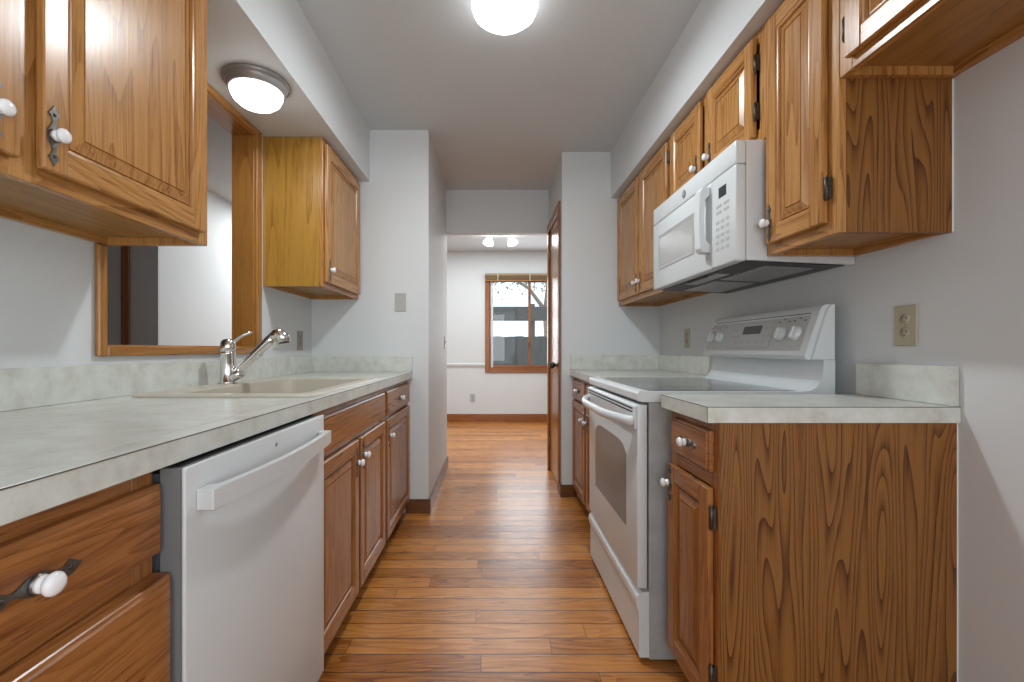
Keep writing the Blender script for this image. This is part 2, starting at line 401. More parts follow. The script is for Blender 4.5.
for z in (1.86, .25): hb.lathe((HR-.004, DY1-.016, z-.04), (0, 0, 1), [(.006, 0), (.006, .08), (0, .083)], brass, 10)
hb.build('door_hinge', door)

# window in the far wall
win = bpy.data.objects.new('window_1', None); COL.objects.link(win); win.location = ((WX0+WX1)/2, YFAR, WZ0); win['kind'] = 'structure'
mb = MB(); cw = .062; y0 = YFAR-.02
mb.box((WX0-cw, y0, WZ0-.052), (WX0, YFAR, WZ1+.055), redw['z'], .004); mb.box((WX1, y0, WZ0-.052), (WX1+cw, YFAR, WZ1+.055), redw['z'], .004)
mb.box((WX0, y0, WZ1), (WX1, YFAR, WZ1+.055), redw['x'], .004); mb.box((WX0, y0, WZ0-.052), (WX1, YFAR, WZ0), redw['x'], .004)
mb.box((WX0, YFAR-.012, WZ0), (WX1, YFAR+.09, WZ0+.018), redw['x'], .002); mb.box((WX0, YFAR-.005, WZ0), (WX0+.018, YFAR+.09, WZ1), redw['z'], .002)
mb.box((WX1-.018, YFAR-.005, WZ0), (WX1, YFAR+.09, WZ1), redw['z'], .002); mb.box((WX0, YFAR-.005, WZ1-.018), (WX1, YFAR+.09, WZ1), redw['x'], .002)
mb.build('window_casing', win)
def sash(x0, x1, y, right):
    mb = MB(); t = .036; z0, z1 = WZ0+.02, WZ1-.02
    mb.box((x0, y, z0), (x0+t, y+.03, z1), redw['z'] if right else alum, .003); mb.box((x1-t, y, z0), (x1, y+.03, z1), alum if right else redw['z'], .003)
    mb.box((x0+t, y, z0), (x1-t, y+.03, z0+t), redw['x'], .003); mb.box((x0+t, y, z1-t), (x1-t, y+.03, z1), redw['x'], .003)
    s = mb.build('window_sash', win)
    g = MB(); g.box((x0+t, y+.012, z0+t), (x1-t, y+.016, z1-t), paneglass); g.build('pane', s)
    g = MB(); 
    if not right:
        for z in (1.80, 1.12): g.box((x1-.030, y-.012, z-.03), (x1-.012, y, z+.03), bronze, .003)
        g.build('latch', s)
xm = .53
sash(WX0+.02, xm+.020, YFAR+.015, False); sash(xm-.016, WX1-.02, YFAR+.050, True)
bl = thing('window_blind', 'narrow tan wooden blind pulled up tight along the top of the far window', 'blind', (.53, YFAR-.05, 2.05))
tanw = wood('blind_tan_x', 'x', (0.32, 0.22, 0.11), (0.26, 0.17, 0.08), (0.15, 0.09, 0.04), ring_amt=.2, fine_amt=.3)
mb = MB(); mb.box((WX0-.058, YFAR-.066, 2.108), (WX1+.058, YFAR-.021, 2.142), tanw, .003); mb.build('headrail', bl)
mb = MB()
for k in range(7): mb.box((WX0-.05, YFAR-.062, 2.104-.0075*k-.004), (WX1+.05, YFAR-.024, 2.104-.0075*k), tanw, .001)
mb.build('slat_stack', bl)
mb = MB(); mb.box((WX0-.055, YFAR-.063, 2.032), (WX1+.055, YFAR-.022, 2.049), trimw['x'], .003); mb.build('bottom_rail', bl)
for x in (.07, .53, .98): mb = MB(); mb.box((x-.006, YFAR-.0685, 2.030), (x+.006, YFAR-.0665, 2.142), ivory); mb.build('ladder_tape', bl)

# ------------------------------------------------------------------ outside the far window
conc = plain('concrete_yard', (0.5, 0.5, 0.5), 0.9, var=.1)
mb = MB(); mb.box((-6, YFAR+.1, -.3), (8, 22, -.12), conc); struct('ground', mb)
fw = {a: wood('weathered_'+a, a, (0.12, 0.115, 0.11), (0.09, 0.085, 0.08), (0.045, 0.04, 0.04), ring_amt=.3, fine_amt=.4, rough=.8) for a in 'xz'}
fe = thing('yard_fence', 'weathered grey board fence with one wide top rail outside the far window', 'fence', (0.6, 9.0, -.12))
mb = MB()
for k in range(34):
    x = -2.0+.145*k; mb.box((x, 8.98, -.12), (x+.1445, 9.0, 1.30+.006*((k*7) % 3)), fw['z'], .002)
mb.build('picket_panel', fe)
mb = MB(); mb.box((-2, 8.95, 1.615), (2.9, 8.978, 1.90), fw['x'], .003); mb.build('top_rail', fe)
for x in (-1.2, .75, 2.4):
    mb = MB(); mb.box((x, 9.002, -.12), (x+.09, 9.09, 1.96), fw['z'], .005); mb.build('post', fe)
tr = thing('garden_tree', 'leafy tree with a leaning trunk beyond the grey yard fence', 'tree', (1.35, 11.5, -.12))
bark = plain('bark', (0.30, 0.25, 0.20), 0.9, var=.4, vscale=20); leaf = plain('leaf_green', (0.20, 0.22, 0.16), 0.7, var=.4, vscale=6)
mb = MB(); mb.tube([(1.35, 11.5, -.12), (1.42, 11.5, 1.0), (1.36, 11.5, 2.0), (1.45, 11.5, 3.0)], [.13, .10, .09, .06], bark, 10)
mb.tube([(1.36, 11.5, 2.0), (.9, 11.4, 2.6), (.2, 11.3, 3.0)], [.06, .045, .02], bark, 8); mb.build('trunk', tr)
rs = random.Random(3); mb = MB()
for k in range(900):
    c = Vector((rs.uniform(-.9, 2.2), rs.uniform(11.1, 11.9), rs.gauss(2.95, .28))); a = rs.uniform(.03, .07)
    d = Vector((rs.uniform(-1, 1), rs.uniform(-1, 1), rs.uniform(-1, 1))).normalized(); e = d.orthogonal().normalized()
    vs = [mb.bm.verts.new(c+p) for p in (d*a, e*a*.5, -d*a, -e*a*.5)]
    f = mb.bm.faces.new(vs); f.material_index = mb.mi(leaf)
mb.build('foliage', tr)

# ------------------------------------------------------------------ cabinet kit  (side +1 faces +X, -1 faces -X)
def P(side, xf, w, y, z): return (xf+side*w, y, z)
def fbox(mb, side, xf, w0, w1, y0, y1, z0, z1, m, bev=0.0):
    mb.box((xf+side*w0, y0, z0), (xf+side*w1, y1, z1), m, bev)
def rect(side, xf, y0, y1, z0, z1, ins, w):
    return [P(side, xf, w, y, z) for y, z in ((y0+ins, z0+ins), (y1-ins, z0+ins), (y1-ins, z1-ins), (y0+ins, z1-ins))]
PLATE = [(-.058, 0), (-.051, .0035), (-.041, .0105), (-.035, .0050), (-.027, .0030), (-.020, .0055), (-.011, .0110), (0, .0125), (.011, .0110), (.020, .0055), (.027, .0030), (.035, .0050), (.041, .0105), (.051, .0035), (.058, 0)]
def pull(parent, side, xf, y, z, horiz=False, sc=1.0):
    pts = PLATE + [(a, -b) for a, b in PLATE[-2:0:-1]]
    mb = MB()
    pp = [((y+a*sc, z+b*sc) if horiz else (y+b*sc, z+a*sc)) for a, b in pts]
    mb.prism(pp, 'x', xf, xf+side*.0035, pewter)
    for s_ in (-1, 1):
        q = (y+s_*.040*sc, z) if horiz else (y, z+s_*.040*sc)
        mb.lathe((xf+side*.0035, *q), (side, 0, 0), [(.0035, 0), (.003, .0012), (0, .0018)], bronze, 8)
    mb.lathe((xf+side*.0035, y, z), (side, 0, 0), [(.013, 0), (.011, .003), (.009, .005)], pewter, 14)
    mb.build('backplate', parent)
    k = MB(); k.lathe((xf+side*.004, y, z), (side, 0, 0), [(.0108, .003), (.0102, .007), (.0075, .009), (.0080, .011), (.0115, .0130), (.0138, .0165), (.0135, .0200), (.0105, .0235), (.005, .0252), (0, .0256)], porc, 18)
    k.build('knob', parent)
def hinge(parent, side, xf, y, z, mat=None):
    mat = mat or bronze
    mb = MB(); mb.lathe((xf+side*.012, y, z-.028), (0, 0, 1), [(.0, -.006), (.004, -.003), (.0025, 0), (.0055, .001), (.0055, .055), (.0025, .056), (.004, .059), (0, .062)], mat, 10)
    mb.box((xf+side*.001, y-.007, z-.028), (xf+side*.010, y+.007, z+.028), mat, .001)
    mb.build('hinge', parent)
def make_door(cab, side, xf, y0, y1, z0, z1, W, knob=None, hinges=(), th=.019, panel=None):
    """xf = face frame plane; raised panel door of four members and a panel"""
    mb = MB(); s = .050; bv = .003; x0 = .001
    fbox(mb, side, xf, x0, th, y0, y0+s, z0, z1, W['z'], bv); fbox(mb, side, xf, x0, th, y1-s, y1, z0, z1, W['z'], bv)
    fbox(mb, side, xf, x0, th-.0003, y0+s-.001, y1-s+.001, z0, z0+s, W['y'], bv); fbox(mb, side, xf, x0, th-.0003, y0+s-.001, y1-s+.001, z1-s, z1, W['y'], bv)
    # inner ogee
    R = lambda i, w: rect(side, xf, y0, y1, z0, z1, i, w)
    mb.loops([R(s-.003, th-.0008), R(s+.001, th-.0045), R(s+.006, th-.0055), R(s+.009, th-.0105), R(s+.0095, .004)], W['z'], cap1=False, mfun=lambda k: W['y'] if k in (0, 2) else W['z'])
    d = mb.build('door', cab)
    pm = panel or W['z']
    p = MB(); p.loops([R(s+.008, x0+.001), R(s+.008, x0+.002), R(s+.0125, x0+.0025), R(s+.013, th-.011), R(s+.017, th-.0105), R(s+.036, th-.0035), R(s+.0375, th-.0070), R(s+.0395, th-.0070), R(s+.0405, th-.0035)], pm, cap0=True)
    p.build('door_panel', d)
    if knob: pull(d, side, xf+side*th, *knob)
    for h in hinges: hinge(d, side, xf, *h)
    return d
def make_drawer(cab, side, xf, y0, y1, z0, z1, W, knob=False, th=.019, out=0.0, name='drawer'):
    mb = MB(); R = lambda i, w: rect(side, xf, y0, y1, z0, z1, i, w)
    mb.loops([R(0, .001), R(0, out+th-.007), R(.0015, out+th-.005), R(.006, out+th-.0035), R(.008, out+th)], W['y'], cap0=True, mfun=lambda k: W['y'])
    d = mb.build(name, cab)
    if knob: pull(d, side, xf+side*(th+out), (y0+y1)/2 if knob is True else knob, (z0+z1)/2, True)
    return d
def upper(name, label, side, y0, y1, z0, z1, W, stiles=(), side_mats=(None, None), depth=.29, group=None, xw=None):
    """open bottomed wall cabinet: carcass and face frame in one body"""
    xw = xw if xw is not None else (XL+.001 if side > 0 else XR-.001)
    xf = XL+.305 if side > 0 else .898
    c = thing(name, label, 'cabinet', ((xw+xf)/2, (y0+y1)/2, z0), 'oak wall cabinets')
    mb = MB(); zt = z1-.001; fr = xf-side*.019
    xa = xw
    for k, (ya, yb) in enumerate(((y0, y0+.016), (y1-.016, y1))):
        mb.box((xa, ya, z0), (fr, yb, zt), side_mats[k] or W['z'])
    mb.box((xa, y0+.016, z0+.022), (fr, y1-.016, z0+.036), W['under'])        # bottom panel, recessed
    mb.box((xa, y0+.016, z0+.036), (xa+side*.008, y1-.016, zt), W['z'])       # back
    mb.box((xa, y0+.016, z0+.001), (xa+side*.016, y1-.016, z0+.022), W['y'])  # hanging rail
    mb.box((xa, y0+.016, zt-.014), (fr, y1-.016, zt), W['y'])
    sw = .040
    for ya, yb in ((y0, y0+sw), (y1-sw, y1)) + tuple((s-.025, s+.025) for s in stiles):
        mb.box((fr, ya, z0), (xf, yb, zt), W['z'], .0015)
    mb.box((fr, y0+sw, z0+.0005), (xf-side*.0004, y1-sw, z0+.045), W['y'], .001)
    mb.box((fr, y0+sw, zt-.045), (xf-side*.0004, y1-sw, zt), W['y'], .001)
    mb.build('cabinet_body', c)
    return c, xf
def base(name, label, side, y0, y1, W, stiles=(), rails=(.70,), toe=True, xf=None, group=None, far_mat=None, z1=.866):
    xw = XL+.002 if side > 0 else XR-.002
    xf = xf if xf is not None else (-.550 if side > 0 else .580)
    c = thing(name, label, 'cabinet', ((xw+xf)/2, (y0+y1)/2, 0), 'oak base cabinets')
    mb = MB(); fr = xf-side*.019; tk = .10
    for ya, yb in ((y0, y0+.016), (y1-.016, y1)): mb.box((xw, ya, 0), (fr-side*.03, yb, z1), W['z']); mb.box((fr-side*.03, ya, tk), (fr, yb, z1), W['z'])
    mb.box((xw, y0+.016, tk), (fr, y1-.016, tk+.016), W['y']); mb.box((xw, y0+.016, tk), (xw+side*.008, y1-.016, z1), W['z'])
    sw = .042
    for ya, yb in ((y0, y0+sw), (y1-sw, y1)) + tuple((s-.024, s+.024) for s in stiles):
        mb.box((fr, ya, tk-.018), (xf, yb, z1), W['z'], .001)
    for za, zb in ((tk-.018, tk+.020), (z1-.034, z1)) + tuple((r-.018, r+.018) for r in rails):
        mb.box((fr, y0+sw, za+.0005), (xf-side*.0004, y1-sw, zb-.0005), W['y'], .001)
    mb.build('cabinet_body', c)
    if toe:
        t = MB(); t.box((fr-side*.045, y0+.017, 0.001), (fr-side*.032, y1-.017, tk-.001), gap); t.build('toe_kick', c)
    return c, xf

OAK = dict(oak); OAK['under'] = lam_y
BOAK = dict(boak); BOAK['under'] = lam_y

# --- upper cabinets, left
c, xf = upper('wall_cabinet', 'large two-door oak wall cabinet at upper left beside the pass-through', 1, .29, 1.362, 1.366, SOF, OAK, stiles=(.827,))
make_door(c, 1, xf, .847, 1.330, 1.397, 2.108, OAK, knob=(.864, 1.464))
make_door(c, 1, xf, .32, .807, 1.397, 2.108, OAK, knob=(.762, 1.464))
YEL = dict(oak); YEL['under'] = lam_y
c, xf = upper('wall_cabinet', 'single-door oak wall cabinet with yellowish side above the sink end of the left counter', 1, 2.284, YL-.002, 1.374, SOF, YEL, side_mats=(yellow, None))
make_door(c, 1, xf, 2.302, 2.868, 1.398, 2.104, YEL, knob=(2.335, 1.465))
# --- upper cabinets, right
c, xf = upper('wall_cabinet', 'short oak wall cabinet at upper right corner over the empty refrigerator space', -1, .25, 1.1655, 1.756, SOF, OAK, stiles=(.70,))
make_door(c, -1, xf, .715, 1.128, 1.782, 2.108, OAK, knob=(.75, 1.84), hinges=((1.134, 1.86),))
make_door(c, -1, xf, .28, .685, 1.782, 2.108, OAK, knob=(.65, 1.84))
c, xf = upper('wall_cabinet', 'tall narrow one-door oak wall cabinet right of the white microwave', -1, 1.167, 1.474, 1.358, SOF, OAK, side_mats=(laminate, None))
make_door(c, -1, xf, 1.203, 1.452, 1.392, 2.108, OAK, knob=(1.432, 1.455), hinges=((1.196, 1.483), (1.196, 2.03)))
mb = MB(); mb.box((XR-.004, 1.1640, 1.358), (XR-.0005, 1.1668, 1.755), porc, .0008); mb.build('caulk_bead', c)
c, xf = upper('wall_cabinet', 'short two-door oak wall cabinet directly above the white microwave', -1, 1.476, 2.254, 1.752, SOF, OAK, stiles=(1.886,))
make_door(c, -1, xf, 1.527, 1.856, 1.776, 2.112, OAK, knob=(1.828, 1.835), hinges=((1.520, 1.856), (1.520, 2.02)))
make_door(c, -1, xf, 1.918, 2.236, 1.776, 2.112, OAK, knob=(1.948, 1.835), hinges=((2.243, 1.87),))
c, xf = upper('wall_cabinet', 'two-door oak wall cabinet left of the microwave, at the far end of right wall', -1, 2.256, YR-.002, 1.360, SOF, OAK, stiles=(2.728,))
make_door(c, -1, xf, 2.290, 2.712, 1.392, 2.110, OAK, knob=(2.690, 1.462), hinges=((2.283, 2.03),))
make_door(c, -1, xf, 2.745, 3.185, 1.392, 2.110, OAK, knob=(2.768, 1.462))
# --- base cabinets, left
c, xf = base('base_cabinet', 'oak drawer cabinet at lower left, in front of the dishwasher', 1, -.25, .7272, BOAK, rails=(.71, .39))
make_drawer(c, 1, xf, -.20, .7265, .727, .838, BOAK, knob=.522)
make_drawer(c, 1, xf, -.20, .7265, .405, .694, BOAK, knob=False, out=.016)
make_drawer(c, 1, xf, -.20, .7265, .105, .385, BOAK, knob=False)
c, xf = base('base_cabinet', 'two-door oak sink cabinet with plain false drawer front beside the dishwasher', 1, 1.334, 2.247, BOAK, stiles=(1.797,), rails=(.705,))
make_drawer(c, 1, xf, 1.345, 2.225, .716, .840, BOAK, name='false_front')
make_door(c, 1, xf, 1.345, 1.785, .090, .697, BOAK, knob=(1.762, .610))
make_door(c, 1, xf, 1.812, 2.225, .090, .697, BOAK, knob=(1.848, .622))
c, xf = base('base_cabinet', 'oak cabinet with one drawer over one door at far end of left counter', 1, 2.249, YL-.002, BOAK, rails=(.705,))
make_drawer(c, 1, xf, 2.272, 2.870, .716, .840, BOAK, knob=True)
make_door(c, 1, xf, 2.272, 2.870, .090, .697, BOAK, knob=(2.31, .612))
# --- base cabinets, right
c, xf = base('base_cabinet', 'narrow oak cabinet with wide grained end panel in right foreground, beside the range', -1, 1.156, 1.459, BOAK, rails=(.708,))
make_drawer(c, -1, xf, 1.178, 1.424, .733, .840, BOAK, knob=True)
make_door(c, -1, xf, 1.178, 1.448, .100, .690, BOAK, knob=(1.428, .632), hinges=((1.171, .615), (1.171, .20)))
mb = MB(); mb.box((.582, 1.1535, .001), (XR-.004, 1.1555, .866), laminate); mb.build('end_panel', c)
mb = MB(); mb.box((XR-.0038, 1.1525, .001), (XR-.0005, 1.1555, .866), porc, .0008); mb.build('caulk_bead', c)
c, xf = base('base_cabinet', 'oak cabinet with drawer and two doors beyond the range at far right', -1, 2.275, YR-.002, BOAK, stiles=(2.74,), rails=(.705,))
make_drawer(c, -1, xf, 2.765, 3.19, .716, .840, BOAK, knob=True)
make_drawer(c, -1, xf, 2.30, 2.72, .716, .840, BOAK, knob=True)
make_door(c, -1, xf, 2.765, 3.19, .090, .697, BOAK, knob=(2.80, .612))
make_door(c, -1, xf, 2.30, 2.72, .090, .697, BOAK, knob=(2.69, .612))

# ------------------------------------------------------------------ countertops
SY0, SY1, SX0, SX1 = 1.352, 2.190, -1.104, -.548     # sink rim outline
t = thing('countertop', 'long pale laminate counter on left side holding the sink', 'countertop', (-.84, 1.3, CT-.04), 'laminate countertops')
mb = MB(); e = .012; xf_, zb = -.518, CT-.040
hx0, hx1, hy0, hy1 = SX0+.02, SX1-.02, SY0+.02, SY1-.02
mb.box((hx1, -.25, zb), (xf_, YL-.001, CT), counterm, .0012); mb.box((XL+.001, -.25, zb), (hx0, YL-.001, CT), counterm)
mb.box((hx0, -.25, zb), (hx1, hy0, CT), counterm); mb.box((hx0, hy1, zb), (hx1, YL-.001, CT), counterm)
mb.build('counter_slab', t)
mb = MB(); mb.box((XL+.001, -.25, CT+.0005), (XL+.020, YL-.001, CT+.100), counterm, .0012); mb.box((XL+.020, YL-.020, CT+.0005), (xf_, YL-.001, CT+.100), counterm, .0012); mb.build('backsplash', t)
mb = MB(); seam = plain('laminate_seam', (.10, .085, .06), .6); mb.box((xf_-.0012, -.25, CT-.0022), (xf_+.0004, YL-.002, CT-.0004), seam); mb.build('edge_seam', t)
t = thing('countertop', 'short pale laminate counter on right foreground cabinet beside the range', 'countertop', (.87, 1.3, CT-.042), 'laminate countertops')
mb = MB(); mb.box((.546, 1.146, CT-.042), (XR-.001, 1.461, CT), counterm, .0012); mb.build('counter_slab', t)
mb = MB(); mb.box((XR-.020, 1.150, CT+.0005), (XR-.001, 1.455, CT+.102), counterm, .0012); mb.build('backsplash', t)
mb = MB(); mb.box((.5456, 1.1456, CT-.0022), (.5472, 1.460, CT-.0004), seam); mb.box((.5472, 1.1456, CT-.0022), (XR-.002, 1.1472, CT-.0004), seam); mb.box((.5456, 1.1456, CT-.041), (.5468, 1.1468, CT-.0022), seam); mb.build('edge_seam', t)
t = thing('countertop', 'pale laminate counter in the far right corner beyond the range', 'countertop', (.87, 2.75, CT-.042), 'laminate countertops')
mb = MB(); mb.box((.550, 2.272, CT-.042), (XR-.001, YR-.001, CT), counterm, .0012); mb.build('counter_slab', t)
mb = MB(); mb.box((XR-.020, 2.272, CT+.0005), (XR-.001, YR-.020, CT+.105), counterm, .0012); mb.box((.552, YR-.020, CT+.0005), (XR-.001, YR-.001, CT+.105), counterm, .0012); mb.build('backsplash', t)

# ------------------------------------------------------------------ sink
def rr(x0, x1, y0, y1, r, z, n=5):
    out = []
    for cx, cy, a0 in ((x1-r, y1-r, 0), (x0+r, y1-r, PI/2), (x0+r, y0+r, PI), (x1-r, y0+r, 1.5*PI)):
        for k in range(n+1): a = a0+PI/2*k/n; out.append((cx+r*math.cos(a), cy+r*math.sin(a), z))
    return out
sk = thing('kitchen_sink', 'bone coloured drop-in sink set in the left counter', 'sink', (-.82, 1.77, CT))
bx0, bx1, by0, by1 = -.985, -.595, 1.405, 2.130
mb = MB()
mb.loops([rr(SX0+.01, SX1-.01, SY0+.01, SY1-.01, .03, CT+.0006), rr(SX0, SX1, SY0, SY1, .035, CT+.001), rr(SX0+.001, SX1-.001, SY0+.001, SY1-.001, .034, CT+.007), rr(SX0+.005, SX1-.005, SY0+.005, SY1-.005, .032, CT+.0095),
          rr(bx0-.004, bx1+.004, by0-.004, by1+.004, .05, CT+.0095), rr(bx0, bx1, by0, by1, .05, CT+.006), rr(bx0+.004, bx1-.004, by0+.004, by1-.004, .05, CT-.15), rr(bx0+.03, bx1-.03, by0+.03, by1-.03, .04, CT-.185)], bone, smooth=False)
mb.build('basin', sk)
mb = MB(); mb.lathe((-.79, 1.77, CT-.1845), (0, 0, 1), [(.055, 0), (.055, .002), (.042, .003), (.040, .001), (0, .001)], chrome); mb.build('drain', sk)

# ------------------------------------------------------------------ faucet
fx, fy, fz = -1.052, 1.787, CT+.0105
fa = thing('kitchen_faucet', 'chrome single-lever faucet with pull-out spray wand behind the sink', 'faucet', (fx, fy, fz))
mb = MB(); mb.lathe((fx, fy, fz), (0, 0, 1), [(.033, 0), (.033, .006), (.029, .010), (.027, .05), (.027, .115), (.0285, .118), (.0285, .122), (.027, .124)], chrome, 24)
mb.lathe((fx+.01, fy, fz+.02), (1, 0, .55), [(.020, 0), (.020, .03), (.019, .05)], chrome, 18); mb.build('faucet_body', fa)
mb = MB(); mb.lathe((fx, fy, fz+.1245), (0, 0, 1), [(.027, 0), (.028, .022), (.026, .038), (.018, .050), (0, .054)], chrome, 24)
mb.tube([(fx, fy, fz+.150), (fx+.025, fy+.004, fz+.170), (fx+.052, fy+.006, fz+.190), (fx+.090, fy+.008, fz+.204)], [.014, .012, .010, .008], chrome, 12, flat=.6); mb.build('lever', fa)
A = Vector((fx+.028, fy, fz+.040)); D = Vector((.150, .010, .148)); L = D.length; dn = D.normalized()
pts = [A+dn*(L*k/8) for k in range(9)]
mb = MB(); mb.tube(pts, [.0145, .0155, .0165, .0175, .018, .0185, .019, .0195, .019], chrome, 16)
q = A+dn*(L*.62); mb.box((q.x-.008, q.y-.006, q.z-.024), (q.x+.012, q.y+.006, q.z-.012), greyp, .002)
mb.build('spray_wand', fa)
B = A+dn*L
mb = MB(); mb.tube([B-dn*.012, B+Vector((.008, 0, .006)), B+Vector((.022, .002, .006)), B+Vector((.034, .003, -.006)), B+Vector((.038, .003, -.024))], [.019, .023, .026, .027, .025], chrome, 18)
mb.lathe((B.x+.038, B.y+.003, B.z-.024), (.15, 0, -1), [(.021, 0), (.020, .004), (0, .004)], darkp, 16); mb.build('spray_head', fa)

# ------------------------------------------------------------------ dishwasher
dww = plain('dishwasher_white', (0.60, 0.615, 0.615), 0.32, var=.01)
dw = thing('dishwasher', 'white dishwasher with a bowed bar handle under the left counter', 'dishwasher', (-.80, 1.026, 0))
D0, D1 = .729, 1.327
mb = MB(); mb.box((-1.12, D0+.008, .10), (-.5405, D1-.008, .850), plain('tub_grey', (.08,.08,.085), .5)); mb.box((-.548, D0+.01, .848), (-.515, D1-.01, .862), gap); mb.build('tub_body', dw)
mb = MB(); mb.box((-.506, D0, .108), (-.498, D1, .862), dww, .003, 2); d = mb.build('door', dw)
mb = MB(); mb.box((-.540, D0+.001, .110), (-.5065, D1-.001, .8605), plain('door_edge_shade_grey', (.17, .175, .18), .45)); mb.build('door_shaded_edge', d)  # dark grey stands for the shade on the white door's side
hz0, hz1 = .784, .820
def bow(k): return -.472+.020*math.sin(PI*k)
pts = [D0+.024+(D1-D0-.048)*k/16 for k in range(17)]
outer = [(bow(k/16)+.004, y) for k, y in enumerate(pts)]; inner = [(bow(k/16)-.010, y) for k, y in enumerate(pts)]
inner[0] = (-.498, pts[0]); inner[-1] = (-.498, pts[-1])
prof = outer + [(-.4975, pts[-1])] + [(-.4975, pts[-1]-.03)] + [(bow(k/16)-.010, pts[k]) for k in range(15, 0, -1)] + [(-.4975, pts[0]+.03), (-.4975, pts[0])]
mb = MB(); mb.prism(prof, 'z', hz0, hz1, dww, .002); mb.build('handle', d)
mb = MB(); mb.lathe((-.498, 1.034, .836), (1, 0, 0), [(.0065, 0), (.0065, .001), (0, .001)], greyp, 16, sx=1.0, sy=.7); 
mb.box((-.498, 1.029, .8345), (-.4968, 1.039, .8375), darkp); mb.build('badge', d)
mb = MB(); mb.box((-.575, D0+.004, .001), (-.560, D1-.004, .10), darkp); mb.build('toe_panel', dw)

# ------------------------------------------------------------------ range
R0, R1 = 1.507, 2.266
rg = thing('electric_range', 'white freestanding electric range with smooth black cooktop on the right side', 'range', (.82, 1.886, 0))
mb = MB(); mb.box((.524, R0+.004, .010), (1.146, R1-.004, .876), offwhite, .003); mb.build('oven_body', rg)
for y in (R0+.05, R1-.05):
    for x in (.56, 1.10):
        mb = MB(); mb.lathe((x, y, .001), (0, 0, 1), [(.020, 0), (.020, .006), (.010, .007), (.010, .009)], darkp, 12); mb.build('foot', rg)
# cooktop pan with rounded nose and concave riser at the back
prof = [(.487, .880), (.484, .886), (.484, .904), (.488, .911), (.496, .914), (.505, .912), (1.040, .912), (1.066, .916), (1.085, .928), (1.098, .948), (1.105, .975), (1.108, 1.018), (1.146, 1.018), (1.146, .877), (.500, .877)]
mb = MB(); mb.prism(prof, 'y', R0, R1, white); ck = mb.build('cooktop', rg)
glassk = plain('ceran_glass', (0.10, 0.10, 0.105), 0.10, var=.15, vscale=40)
mb = MB(); mb.box((.530, R0+.025, .9122), (1.030, R1-.025, .9135), glassk, .0005); g = mb.build('glass_surface', ck)
mb = MB()
for x, y, r in ((.66, 1.70, .105), (.66, 2.08, .085), (.90, 1.70, .085), (.90, 2.08, .105)):
    mb = MB()
    for rr_ in (r, r*.62):
        A_ = [[(x+q*math.cos(2*PI*k/40), y+q*math.sin(2*PI*k/40), .9137) for k in range(40)] for q in (rr_-.003, rr_)]
        mb.loops(A_, greyp, cap1=False)
    mb.build('burner_ring', ck)

# oven door
mb = MB(); mb.box((.484, R0+.002, .250), (.518, R1-.002, .868), white, .005, 2); od = mb.build('oven_door', rg)
pane_m = plain('oven_window_grey', (0.20, 0.215, 0.22), 0.3, var=.04)
wy0, wy1, wz0, wz1 = 1.635, 2.120, .415, .712
out = []
for k in range(13):
    y = wy0+(wy1-wy0)*k/12; out.append((y, wz1-.035*(abs(k-6)/6)**7))
mb = MB(); mb.prism([(wy0, wz0), (wy1, wz0)]+out[::-1], 'x', .4835, .4825, pane_m); mb.build('oven_window', od)
mb = MB(); mb.box((.476, R0+.003, .785), (.4845, R1-.003, .864), white, .003)
mb.build('vent_trim', od)
mb = MB()
for z in (.838, .850): mb.box((.4754, R0+.03, z), (.4765, R1-.03, z+.005), gap)
mb.build('vent_slot', od)
pts = []; n = 18
for k in range(n+1):
    t_ = k/n; y = R0+.022+(R1-R0-.044)*t_; b_ = math.sin(PI*t_)
    pts.append((.470-.052*min(1, b_*1.25)**.75, y, .812))
mb = MB(); mb.tube([(.478, pts[0][1], .812)]+pts+[(.478, pts[-1][1], .812)], [.013]+[.0145]*(n+1)+[.013], white, 14, flat=1.15); mb.build('handle', od)
# storage drawer
prof = [(.524, .020), (.492, .020), (.490, .026), (.490, .172), (.484, .186), (.480, .205), (.482, .222), (.492, .232), (.500, .240), (.524, .240)]
mb = MB(); mb.prism(prof, 'y', R0+.002, R1-.002, white); mb.build('storage_drawer', rg)
# backguard console
prof = [(1.060, 1.019), (1.053, 1.026), (1.052, 1.034), (1.104, 1.186), (1.112, 1.199), (1.124, 1.206), (1.146, 1.206), (1.146, 1.019)]
mb = MB(); mb.prism(prof, 'y', R0+.012, R1-.012, white); bgd = mb.build('backguard', rg)
for ya, yb in ((R0, R0+.012), (R1-.012, R1)):
    mb = MB(); mb.prism([(1.070, 1.019), (1.122, 1.188), (1.130, 1.200), (1.146, 1.207), (1.146, 1.019)], 'y', ya, yb, whitep, .0015); mb.build('end_cap', bgd)
sl0, sl1 = Vector((1.052, 0, 1.034)), Vector((1.104, 0, 1.186)); sd = (sl1-sl0).normalized(); sn = Vector((-sd.z, 0, sd.x))
def cp(v, y, w): p = sl0+(sl1-sl0)*v+sn*w; return (p.x, y, p.z)
def cpanel(mb, y0, y1, v0, v1, w0, w1, m, r=0):
    L0 = [cp(v0, y0, w0), cp(v0, y1, w0), cp(v1, y1, w0), cp(v1, y0, w0)]; L1 = [cp(v0, y0, w1), cp(v0, y1, w1), cp(v1, y1, w1), cp(v1, y0, w1)]
    mb.loops([L0, L1], m, cap0=True)
mb = MB(); cpanel(mb, R0+.045, R1-.03, .10, .90, -.001, .0012, ltgrey); pn = mb.build('control_panel', bgd)
mb = MB(); cpanel(mb, R0+.05, R1-.05, .945, .962, -.001, .0008, darkp); mb.build('vent_line', bgd)
mb = MB(); cpanel(mb, 1.735, 2.045, .16, .84, .0012, .0022, greyp); cpanel(mb, 1.739, 2.041, .18, .82, .0018, .0028, ltgrey); ci = mb.build('clock_panel', bgd)
